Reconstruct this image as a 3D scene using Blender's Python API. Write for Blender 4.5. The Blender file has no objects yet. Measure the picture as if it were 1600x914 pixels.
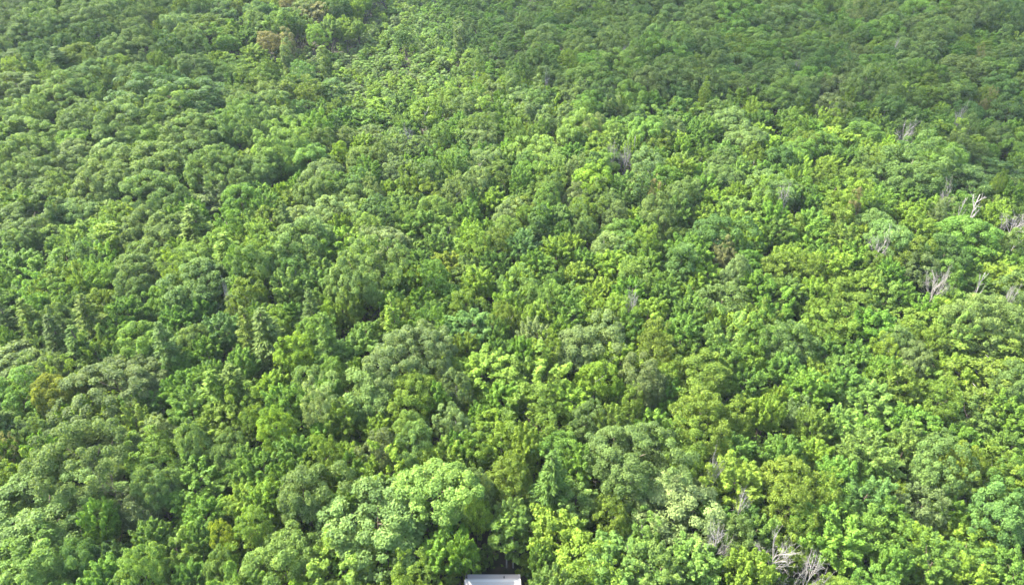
import bpy, math, random
import numpy as np
from mathutils import Vector

# ------------------------------------------------------------------ camera, sky, sun, exposure
SC = bpy.context.scene
COL = SC.collection
R = math.radians
CAM_H, PITCH, FPX = 102.0, 35.0, 1066.0
cd = bpy.data.cameras.new('camera')
cam = bpy.data.objects.new('camera', cd)
COL.objects.link(cam)
cam.location = (0, 0, CAM_H)
cam.rotation_euler = (R(90 - PITCH), 0, 0)
cd.sensor_width = 36.0
cd.lens = 36.0 * FPX / 1600.0
cd.clip_start, cd.clip_end = 1.0, 20000.0
SC.camera = cam

SUN_EL = 46.0
SUN_DIR = Vector((-0.90, 0.34, 0.0)).normalized() * math.cos(R(SUN_EL)) + Vector((0, 0, math.sin(R(SUN_EL))))
W = bpy.data.worlds.new('World')
SC.world = W
W.use_nodes = True
nt = W.node_tree
sky = nt.nodes.new('ShaderNodeTexSky')
sky.sky_type = 'NISHITA'
sky.sun_disc = False
sky.sun_elevation = R(SUN_EL)
sky.sun_rotation = math.atan2(SUN_DIR.x, SUN_DIR.y)
sky.air_density, sky.dust_density, sky.ozone_density = 1.0, 3.0, 0.6
nt.links.new(sky.outputs[0], nt.nodes['Background'].inputs[0])
nt.nodes['Background'].inputs[1].default_value = 0.15
sl = bpy.data.lights.new('sun', 'SUN')
sl.energy, sl.angle, sl.color = 3.7, R(0.6), (1.0, 0.95, 0.82)
sun = bpy.data.objects.new('sun', sl)
COL.objects.link(sun)
sun.rotation_euler = (-SUN_DIR).to_track_quat('-Z', 'Y').to_euler()
SC.view_settings.view_transform = 'Standard'
SC.view_settings.look = 'None'
SC.view_settings.gamma = 1.0
SC.view_settings.use_curve_mapping = False
SC.view_settings.exposure = 3.1
SC.render.engine = 'CYCLES'
cy = SC.cycles
cy.max_bounces, cy.diffuse_bounces, cy.glossy_bounces = 6, 3, 1
cy.transmission_bounces, cy.transparent_max_bounces, cy.volume_bounces = 3, 6, 0
cy.use_denoising = True
cy.denoiser = 'OPENIMAGEDENOISE'
cy.denoising_input_passes = 'RGB_ALBEDO_NORMAL'
cy.denoising_prefilter = 'ACCURATE'
cy.caustics_reflective = cy.caustics_refractive = False
cy.sample_clamp_indirect = 4.0

# ------------------------------------------------------------------ geometry of the view and the terrain
CT, ST = math.cos(R(PITCH)), math.sin(R(PITCH))


def ground(x, y):
    return 0.0875 * y + 3.6 * np.sin(x / 61.0 + 0.8) * np.sin(y / 83.0 + 0.3) + 0.9 * np.sin(x / 23.0 + y / 31.0)


def ray(px, py):
    u, v = (px - 800.0) / FPX, (457.0 - py) / FPX
    return np.array([u, CT + v * ST, -ST + v * CT])


def hit(px, py, above):
    """The point of the ray through a photo pixel that lies 'above' metres over the ground."""
    d = ray(px, py)
    t = 150.0
    for _ in range(60):
        p = d * t
        err = CAM_H + p[2] - (ground(p[0], p[1]) + above)
        t += err / (-d[2] + 0.0875 * d[1]) * 0.8
    p = d * t
    return float(p[0]), float(p[1]), t            # t is the depth along the view axis


def project(x, y, z):
    zz = z - CAM_H
    dep = CT * y - ST * zz
    return 800.0 + FPX * x / dep, 457.0 - FPX * (ST * y + CT * zz) / dep, dep


# ------------------------------------------------------------------ materials
def mat(name):
    m = bpy.data.materials.new(name)
    m.use_nodes = True
    n = m.node_tree
    return m, n, n.nodes['Principled BSDF'], n.nodes['Material Output']


def leaf_material(name, source, trans=0.34, gloss=0.35):
    m, n, p, out = mat(name)
    if source == 'object':
        c = n.nodes.new('ShaderNodeObjectInfo').outputs['Color']
    else:
        a = n.nodes.new('ShaderNodeAttribute')
        a.attribute_name = 'tint'
        c = a.outputs['Color']
    v = n.nodes.new('ShaderNodeAttribute')
    v.attribute_name = 'leafvar'
    mr = n.nodes.new('ShaderNodeMapRange')
    mr.inputs['To Min'].default_value, mr.inputs['To Max'].default_value = 0.60, 1.45
    n.links.new(v.outputs['Fac'], mr.inputs['Value'])
    hs = n.nodes.new('ShaderNodeHueSaturation')
    n.links.new(c, hs.inputs['Color'])
    tx = n.nodes.new('ShaderNodeTexNoise')
    tc = n.nodes.new('ShaderNodeTexCoord')
    n.links.new(tc.outputs['Object'], tx.inputs['Vector'])
    tx.inputs['Scale'].default_value, tx.inputs['Detail'].default_value = 0.45, 2.0
    mn = n.nodes.new('ShaderNodeMapRange')
    mn.inputs['From Min'].default_value, mn.inputs['From Max'].default_value = 0.3, 0.7
    mn.inputs['To Min'].default_value, mn.inputs['To Max'].default_value = 0.80, 1.20
    n.links.new(tx.outputs['Fac'], mn.inputs['Value'])
    mm = n.nodes.new('ShaderNodeMath')
    mm.operation = 'MULTIPLY'
    n.links.new(mr.outputs[0], mm.inputs[0])
    n.links.new(mn.outputs[0], mm.inputs[1])
    n.links.new(mm.outputs[0], hs.inputs['Value'])
    mh = n.nodes.new('ShaderNodeMapRange')
    mh.inputs['To Min'].default_value, mh.inputs['To Max'].default_value = 0.511, 0.480
    n.links.new(v.outputs['Fac'], mh.inputs['Value'])
    n.links.new(mh.outputs[0], hs.inputs['Hue'])
    n.links.new(hs.outputs[0], p.inputs['Base Color'])
    p.inputs['Roughness'].default_value = 0.6
    p.inputs['Specular IOR Level'].default_value = gloss
    tr = n.nodes.new('ShaderNodeBsdfTranslucent')
    warm = n.nodes.new('ShaderNodeMix')
    warm.data_type, warm.blend_type = 'RGBA', 'MULTIPLY'
    warm.inputs['Factor'].default_value = 1.0
    warm.inputs['B'].default_value = (1.5, 1.45, 0.6, 1)
    n.links.new(hs.outputs[0], warm.inputs['A'])
    n.links.new(warm.outputs['Result'], tr.inputs['Color'])
    mx = n.nodes.new('ShaderNodeMixShader')
    mx.inputs[0].default_value = trans
    n.links.new(p.outputs[0], mx.inputs[1])
    n.links.new(tr.outputs[0], mx.inputs[2])
    n.links.new(mx.outputs[0], out.inputs['Surface'])
    return m


def plain(name, col, rough=0.8, noise=0.0, scale=3.0, col2=None):
    m, n, p, out = mat(name)
    p.inputs['Roughness'].default_value = rough
    p.inputs['Specular IOR Level'].default_value = 0.25
    if noise:
        t = n.nodes.new('ShaderNodeTexNoise')
        tc = n.nodes.new('ShaderNodeTexCoord')
        n.links.new(tc.outputs['Object'], t.inputs['Vector'])
        t.inputs['Scale'].default_value, t.inputs['Detail'].default_value = scale, 8.0
        r = n.nodes.new('ShaderNodeValToRGB')
        c2 = col2 or tuple(c * (1 - noise) for c in col)
        r.color_ramp.elements[0].position, r.color_ramp.elements[1].position = 0.35, 0.65
        r.color_ramp.elements[0].color = (*c2, 1)
        r.color_ramp.elements[1].color = (*col, 1)
        n.links.new(t.outputs['Fac'], r.inputs[0])
        n.links.new(r.outputs[0], p.inputs['Base Color'])
    else:
        p.inputs['Base Color'].default_value = (*col, 1)
    return m


LEAF = leaf_material('foliage', 'object', 0.45, 0.15)
LEAF_GLOSSY = leaf_material('oak foliage', 'object', 0.42, 0.12)
LEAF_MASS = leaf_material('mass foliage', 'tint', 0.45, 0.15)
BARK = plain('bark', (0.10, 0.075, 0.055), 0.9, 0.5, 2.0)
PALE_BARK = plain('pale bark', (0.36, 0.33, 0.28), 0.85, 0.4, 3.0)
DEAD_WOOD = plain('dead wood', (0.225, 0.21, 0.19), 0.9, 0.35, 2.0)
BROWN_WOOD = plain('brown dead wood', (0.15, 0.115, 0.085), 0.9, 0.35, 2.0)


# ------------------------------------------------------------------ mesh helpers
def new_mesh(name, V, F4=None, F3=None, mats=(), leafvar=None, tint=None, mat_index=None, smooth=False):
    me = bpy.data.meshes.new(name)
    F4 = np.zeros((0, 4), np.int32) if F4 is None else np.asarray(F4, np.int32)
    F3 = np.zeros((0, 3), np.int32) if F3 is None else np.asarray(F3, np.int32)
    me.vertices.add(len(V))
    me.vertices.foreach_set('co', np.asarray(V, np.float32).ravel())
    loops = np.concatenate([F4.ravel(), F3.ravel()])
    me.loops.add(len(loops))
    me.loops.foreach_set('vertex_index', loops)
    nf = len(F4) + len(F3)
    tot = np.concatenate([np.full(len(F4), 4, np.int32), np.full(len(F3), 3, np.int32)])
    me.polygons.add(nf)
    me.polygons.foreach_set('loop_start', np.concatenate([[0], np.cumsum(tot)[:-1]]).astype(np.int32))
    me.polygons.foreach_set('loop_total', tot)
    for m in mats:
        me.materials.append(m)
    if mat_index is not None:
        me.polygons.foreach_set('material_index', np.asarray(mat_index, np.int32))
    me.polygons.foreach_set('use_smooth', np.full(nf, smooth, dtype=bool))
    if leafvar is not None:
        a = me.attributes.new('leafvar', 'FLOAT', 'FACE')
        a.data.foreach_set('value', np.asarray(leafvar, np.float32))
    if tint is not None:
        a = me.attributes.new('tint', 'FLOAT_COLOR', 'FACE')
        a.data.foreach_set('color', np.concatenate([tint, np.ones((len(tint), 1))], 1).astype(np.float32).ravel())
    me.update(calc_edges=True)
    return me


def link(name, me, parent=None, loc=(0, 0, 0)):
    o = bpy.data.objects.new(name, me)
    COL.objects.link(o)
    o.location = loc
    o.parent = parent
    return o


def unit(a):
    return a / np.maximum(np.linalg.norm(a, axis=-1, keepdims=True), 1e-9)


def leaf_quads(c, nrm, L, Wd, rng, axis=None):
    """Folded diamond leaf sprays: centres, normals, half lengths, half widths -> vertices and quads."""
    n = len(c)
    t = rng.normal(size=(n, 3)) if axis is None else axis + 0.25 * rng.normal(size=(n, 3))
    t = unit(t - nrm * (t * nrm).sum(1, keepdims=True))
    b = np.cross(nrm, t)
    L, Wd = L[:, None], Wd[:, None]
    fold = nrm * Wd * 0.35
    V = np.stack([c + t * L, c + b * Wd - fold, c - t * L, c - b * Wd - fold], 1).reshape(-1, 3)
    return V, np.arange(4 * n).reshape(n, 4)


def tube(path, radii, sides=6):
    path, V, F = np.asarray(path, float), [], []
    k = len(path)
    for i in range(k):
        d = unit(path[min(i + 1, k - 1)] - path[max(i - 1, 0)])
        a = unit(np.cross(d, [0.31, 0.95, 0.11]))
        b = np.cross(d, a)
        for j in range(sides):
            w = 2 * math.pi * j / sides
            V.append(path[i] + radii[i] * (math.cos(w) * a + math.sin(w) * b))
    for i in range(k - 1):
        for j in range(sides):
            F.append((i * sides + j, i * sides + (j + 1) % sides, (i + 1) * sides + (j + 1) % sides, (i + 1) * sides + j))
    V.append(path[-1] + 0.3 * radii[-1] * unit(path[-1] - path[-2]))
    T = [((k - 1) * sides + j, (k - 1) * sides + (j + 1) % sides, k * sides) for j in range(sides)]
    return np.array(V), np.array(F), np.array(T)


class Tubes:
    def __init__(self):
        self.V, self.F, self.T, self.n = [], [], [], 0

    def add(self, path, radii, sides=6):
        V, F, T = tube(path, radii, sides)
        self.V.append(V), self.F.append(F + self.n), self.T.append(T + self.n)
        self.n += len(V)

    def mesh(self, name, m):
        return new_mesh(name, np.concatenate(self.V), np.concatenate(self.F), np.concatenate(self.T), [m], smooth=True)


# ------------------------------------------------------------------ crowns: clouds of leaf sprays (centre, normal, length, width)
def lobed(dirs, rng, k=7, amp=0.22):
    q = unit(rng.normal(size=(k, 3)) + [0, 0, 0.4])
    r = np.full(len(dirs), 1.0 - amp * 0.6)
    for i in range(k):
        r += amp * rng.uniform(0.6, 1.2) * np.clip((dirs @ q[i] - 0.62) / 0.38, 0, 1) ** 0.8
    return r


def spread_dirs(n, rng, zmin):
    i = np.arange(n) + 0.5
    z = 1 - (1 - zmin) * i / n
    a = i * 2.399963 + rng.uniform(0, 6)
    s = np.sqrt(np.maximum(0, 1 - z * z))
    d = np.stack([s * np.cos(a), s * np.sin(a), z], 1)
    return unit(d + 0.13 * rng.normal(size=d.shape))


def clumped(rng, Rr, Hh, zc, n, rc, leaves, size, zmin=-0.45, amp=0.22, flat=0.8, rough=0.55, k=7):
    """A crown of leaf clumps sitting on a lobed dome, with clumps inside it."""
    d = spread_dirs(n, rng, zmin)
    rad = lobed(d, rng, k, amp) * rng.uniform(0.86, 1.06, n)
    c = d * np.array([Rr, Rr, Hh]) * rad[:, None]
    di = unit(rng.normal(size=(n // 3, 3)) + [0, 0, 0.3])
    ci = di * np.array([Rr, Rr, Hh]) * rng.uniform(0.35, 0.7, n // 3)[:, None]
    c, d = np.concatenate([c, ci]), np.concatenate([d, di])
    rr = rng.uniform(rc[0], rc[1], len(c))
    cnt = np.maximum(8, (leaves * (rr / np.mean(rc)) ** 2)).astype(int)
    cnt[n:] = cnt[n:] // 2
    idx = np.repeat(np.arange(len(c)), cnt)
    u = unit(rng.normal(size=(len(idx), 3)) + 0.75 * d[idx] + [0, 0, 0.35])
    pos = c[idx] + u * rr[idx][:, None] * np.array([1, 1, flat]) * rng.uniform(0.72, 1.06, len(idx))[:, None]
    pos[:, 2] += zc
    nrm = unit(u * 0.75 + [0, 0, 0.4] + rough * rng.normal(size=u.shape))
    L = size * rng.uniform(0.65, 1.35, len(idx))
    clump = rng.uniform(0, 1, len(c))[idx]
    return pos, nrm, L, L * rng.uniform(0.5, 0.8, len(idx)), 0.45 * clump + 0.55 * rng.uniform(0, 1, len(idx)), None


def sprayed(rng, Rr, Hh, zc, n, leaves, size, lift=0.9, length=(1.5, 2.6), amp=0.25):
    """A crown of upswept leafy shoots."""
    d = spread_dirs(n, rng, -0.5)
    rad = lobed(d, rng, 6, amp) * rng.uniform(0.72, 0.98, n)
    c = d * np.array([Rr, Rr, Hh]) * rad[:, None] * 0.82
    inner = n // 3
    di = unit(rng.normal(size=(inner, 3)))
    c = np.concatenate([c, di * np.array([Rr, Rr, Hh]) * 0.45])
    d = np.concatenate([d, di])
    ax = unit(d * [1, 1, 0.5] * 0.75 + [0, 0, lift] + 0.22 * rng.normal(size=d.shape))
    ln = rng.uniform(*length, len(c))
    idx = np.repeat(np.arange(len(c)), leaves)
    s = rng.uniform(0, 1, len(idx)) ** 0.8
    w = (0.16 + 0.62 * (1 - s) ** 0.6) * ln[idx] * 0.5
    side = unit(rng.normal(size=(len(idx), 3)))
    side = unit(side - ax[idx] * (side * ax[idx]).sum(1, keepdims=True))
    pos = c[idx] + ax[idx] * (s * ln[idx])[:, None] + side * (w * rng.uniform(0.3, 1.1, len(idx)))[:, None]
    pos[:, 2] += zc
    nrm = unit(side * 0.7 + [0, 0, 0.55] + 0.5 * rng.normal(size=side.shape))
    L = size * rng.uniform(0.6, 1.4, len(idx))
    clump = rng.uniform(0, 1, len(c))[idx]
    return pos, nrm, L, L * rng.uniform(0.5, 0.8, len(idx)), 0.4 * clump + 0.6 * rng.uniform(0, 1, len(idx)), None


def tiered(rng, Rr, z0, z1, step, size, gap=0.2, ragged=0.35):
    """A conifer crown: whorls of branches, each a flat spray of needle tufts."""
    P, N, A, Ls = [], [], [], []
    z, k = z0, 0
    while z < z1:
        f = (z - z0) / (z1 - z0)
        prof = (0.55 + 0.45 * min(1, f / 0.18)) * (1 - f) ** 0.72 + 0.06
        m = int(rng.integers(5, 8))
        for j in range(m):
            if rng.uniform() < gap:
                continue
            a = 2 * math.pi * (j + rng.uniform(-0.3, 0.3)) / m + k * 0.9
            ln = Rr * prof * rng.uniform(1 - ragged, 1.08)
            d = np.array([math.cos(a), math.sin(a), rng.uniform(-0.08, 0.16)])
            cnt = int(26 + 62 * ln / Rr * 1.3)
            s = rng.uniform(0.12, 1.0, cnt) ** 0.75
            sidev = np.array([-d[1], d[0], 0])
            off = rng.normal(size=cnt) * (0.10 + 0.30 * s * (1.15 - s)) * ln * 0.75
            p = np.array([0, 0, z]) + d * (s * ln)[:, None] + sidev * off[:, None]
            p[:, 2] += rng.normal(size=cnt) * 0.11 + 0.35 * s ** 2 * ln / Rr - 0.10 * np.abs(off)
            P.append(p)
            A.append(unit(d + sidev * (off * 0.6 / max(ln, .3))[:, None] + np.array([0, 0, 0.22])))
            N.append(unit(np.array([0, 0, 1.0]) + 0.42 * rng.normal(size=(cnt, 3)) + d * 0.25))
            Ls.append(size * rng.uniform(0.7, 1.3, cnt))
        z += step * rng.uniform(0.75, 1.25)
        k += 1
    P, N, A, Ls = map(np.concatenate, (P, N, A, Ls))
    return P, N, Ls, Ls * 0.30, rng.uniform(0, 1, len(P)), A


def crown_mesh(name, data, m, rng, thin=1.0):
    pos, nrm, L, Wd, lv, ax = data
    V, F = leaf_quads(pos, nrm, L, Wd, rng, ax)
    return new_mesh(name, V, F, None, [m], leafvar=lv)


def trunk_mesh(name, rng, h, r0, m, limbs=5, lean=0.5, reach=2.5, z_limb=0.45):
    T = Tubes()
    bend = rng.normal(size=(6, 2)) * 0.18
    zs = np.linspace(-0.8, h, 6)
    path = np.stack([bend[:, 0] + lean * zs / h, bend[:, 1], zs], 1)
    path[0, :2] = path[1, :2] = 0
    T.add(path, r0 * np.linspace(1.15, 0.28, 6), 8)
    for i in range(limbs):
        f = z_limb + (0.92 - z_limb) * i / max(limbs - 1, 1)
        j = min(int(f * 5), 4)
        p0 = path[j] + (path[j + 1] - path[j]) * (f * 5 - j)
        a = i * 2.4 + rng.uniform(-0.4, 0.4)
        d = np.array([math.cos(a), math.sin(a), rng.uniform(0.6, 1.0)])
        ln = reach * (1.1 - 0.6 * f) * rng.uniform(0.8, 1.2)
        p1, p2 = p0 + d * ln * 0.5, p0 + d * ln + np.array([0, 0, 0.35 * ln])
        T.add([p0, p1 + rng.normal(size=3) * 0.12, p2], [r0 * 0.42, r0 * 0.26, r0 * 0.09], 6)
    return T.mesh(name, m)


def bare_meshes(rng, h, spreadf, m, snag=False, fine=True, lean=0.0, up=0.75):
    """A dead tree: (trunk mesh, bare branch mesh)."""
    T, B = Tubes(), Tubes()
    zs = np.linspace(-0.8, h * (0.8 if not snag else 0.97), 7)
    pth = np.stack([lean * zs + rng.normal(size=7) * 0.10, rng.normal(size=7) * 0.10, zs], 1)
    pth[0, :2] = pth[1, :2] = 0
    T.add(pth, 0.22 * np.linspace(1.1, 0.32 if not snag else 0.45, 7), 8)

    def grow(p, d, ln, r, depth):
        k = 4
        q, pts = p.copy(), [p.copy()]
        for i in range(k):
            d = unit(d + 0.16 * rng.normal(size=3) + [0, 0, 0.05])
            q = q + d * ln / k
            pts.append(q.copy())
        B.add(pts, r * np.linspace(1, 0.35, k + 1), 5 if depth < 2 else 4)
        if depth >= (3 if fine else 2):
            return
        for i in range(4 if depth == 0 else 3):
            f = rng.uniform(0.35, 1.0)
            j = min(int(f * k), k - 1)
            pp = pts[j] + (pts[j + 1] - pts[j]) * (f * k - j)
            dd = unit(d + 0.62 * rng.normal(size=3) + [0, 0, 0.18])
            grow(pp, dd, ln * rng.uniform(0.42, 0.68), r * 0.5, depth + 1)
    nb = 5 if snag else 11
    for i in range(nb):
        f = (0.45 + 0.5 * i / nb) if not snag else 0.55 + 0.42 * i / nb
        z = f * h * (0.8 if not snag else 0.97)
        p = np.array([np.interp(z, zs, pth[:, 0]), np.interp(z, zs, pth[:, 1]), z])
        a = i * 2.4 + rng.uniform(-0.5, 0.5)
        d = unit(np.array([math.cos(a), math.sin(a), up + rng.uniform(0, 0.5)]))
        grow(p, d, spreadf * (1.15 - 0.5 * (f - 0.45)) * rng.uniform(0.75, 1.15), 0.095 if not snag else 0.13, 0 if not snag else 1)
    return T.mesh('trunk', m), B.mesh('branches', m)


rng = np.random.default_rng(11)
PROTO = {}      # kind letter -> list of (crown mesh, trunk mesh, nominal diameter, nominal height, crown centre height)
PROTO['O'] = []
for i in range(14):
    dat = clumped(rng, 4.8, rng.uniform(3.7, 4.6), 11.2, int(rng.integers(74, 100)), (0.6, 1.4), 160, 0.18, amp=0.30, zmin=-0.5, k=int(rng.integers(6, 10)))
    PROTO['O'].append((crown_mesh('oak crown', dat, LEAF_GLOSSY, rng), trunk_mesh('oak trunk', rng, 12.5, 0.34, BARK, 6, rng.uniform(-.5, .5), 4.2, 0.4), 10.6, 16.2))
PROTO['Q'] = []
for i in range(5):
    dat = clumped(rng, 7.3, 4.7, 11.6, 190, (0.65, 1.35), 150, 0.185, amp=0.34, zmin=-0.45, k=int(rng.integers(9, 14)))
    PROTO['Q'].append((crown_mesh('broad oak crown', dat, LEAF_GLOSSY, rng), trunk_mesh('broad oak trunk', rng, 13.0, 0.42, BARK, 7, rng.uniform(-.5, .5), 6.0, 0.38), 16.0, 17.0))
PROTO['M'] = []
for i in range(14):
    dat = sprayed(rng, rng.uniform(3.2, 3.8), rng.uniform(3.7, 4.7), 9.8, int(rng.integers(58, 84)), 130, 0.175, lift=rng.uniform(0.25, 0.75), length=(1.1, 2.0), amp=rng.uniform(0.2, 0.38))
    PROTO['M'].append((crown_mesh('maple crown', dat, LEAF, rng), trunk_mesh('maple trunk', rng, 12.0, 0.22, BARK, 5, rng.uniform(-.4, .4), 3.0, 0.42), 7.6, 15.3))
PROTO['B'] = []
for i in range(12):
    dat = clumped(rng, 3.7, rng.uniform(3.6, 4.5), 10.4, int(rng.integers(100, 135)), (0.4, 0.95), 66, 0.17, amp=rng.uniform(0.22, 0.4), zmin=-0.55, rough=0.7, k=8)
    PROTO['B'].append((crown_mesh('broadleaf crown', dat, LEAF, rng), trunk_mesh('broadleaf trunk', rng, 12.0, 0.2, PALE_BARK if i % 3 == 0 else BARK, 5, rng.uniform(-.4, .4), 3.2, 0.42), 8.2, 15.0))
PROTO['C'] = []
for i in range(3):
    dat = clumped(rng, 2.1, 6.2, 10.4, 90, (0.5, 0.9), 60, 0.22, amp=0.25, zmin=-0.85, rough=0.65, k=9)
    PROTO['C'].append((crown_mesh('column crown', dat, LEAF, rng), trunk_mesh('column trunk', rng, 14.0, 0.18, BARK, 4, rng.uniform(-.3, .3), 1.8, 0.3), 4.8, 17.0))
PROTO['P'] = []
for i in range(5):
    dat = tiered(rng, 3.6, 4.6, 18.0, 0.80, 0.34, gap=0.16)
    PROTO['P'].append((crown_mesh('pine crown', dat, LEAF, rng), trunk_mesh('pine trunk', rng, 17.5, 0.24, BARK, 0, rng.uniform(-.3, .3)), 7.0, 18.0))
PROTO['S'] = []
for i in range(10):
    dat = clumped(rng, 1.45, 2.7, 4.0, 24, (0.34, 0.66), 62, 0.165, amp=0.3, zmin=-0.75, rough=0.4, k=5)
    PROTO['S'].append((crown_mesh('sapling crown', dat, LEAF, rng), trunk_mesh('sapling trunk', rng, 5.0, 0.07, BARK, 0, rng.uniform(-.2, .2)), 3.4, 7.2))
PROTO['D'] = []
for i in range(6):
    snag = i in (2, 5)
    t_, b_ = bare_meshes(rng, 16.0, 4.6 if not snag else 3.0, [DEAD_WOOD, DEAD_WOOD, DEAD_WOOD, BROWN_WOOD, DEAD_WOOD, DEAD_WOOD][i], snag, not snag, rng.uniform(-.04, .04), 0.9 if i != 1 else 1.5)
    PROTO['D'].append((b_, t_, 8.5 if not snag else 5.5, 16.5))

# ------------------------------------------------------------------ colours (leaf reflectance)
TINT = {
    'g': (0.0776, 0.1290, 0.0325), 'd': (0.0420, 0.0900, 0.0200), 'm': (0.0695, 0.1420, 0.0187), 'y': (0.1113, 0.1870, 0.0163),
    'o': (0.0874, 0.1420, 0.0150), 'l': (0.0964, 0.1680, 0.0312), 'b': (0.0616, 0.1260, 0.0300), 'v': (0.0795, 0.1640, 0.0150),
    't': (0.0874, 0.1240, 0.0425), 'r': (0.1342, 0.1220, 0.0562), 'k': (0.1242, 0.1580, 0.0150), 'p': (0.1113, 0.1650, 0.0562),
}
PINE = (0.066, 0.112, 0.022)
TINT = {k: tuple(0.8 * a + 0.2 * b for a, b in zip(v, (0.081, 0.138, 0.032))) for k, v in TINT.items()}
WORD = {'g': 'grey-green', 'd': 'dark green', 'm': 'mid green', 'y': 'yellow-green', 'o': 'olive green', 'l': 'light green',
        'b': 'bluish green', 'v': 'vivid green', 't': 'grey-olive', 'r': 'russet', 'k': 'golden green', 'p': 'pale green'}

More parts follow.
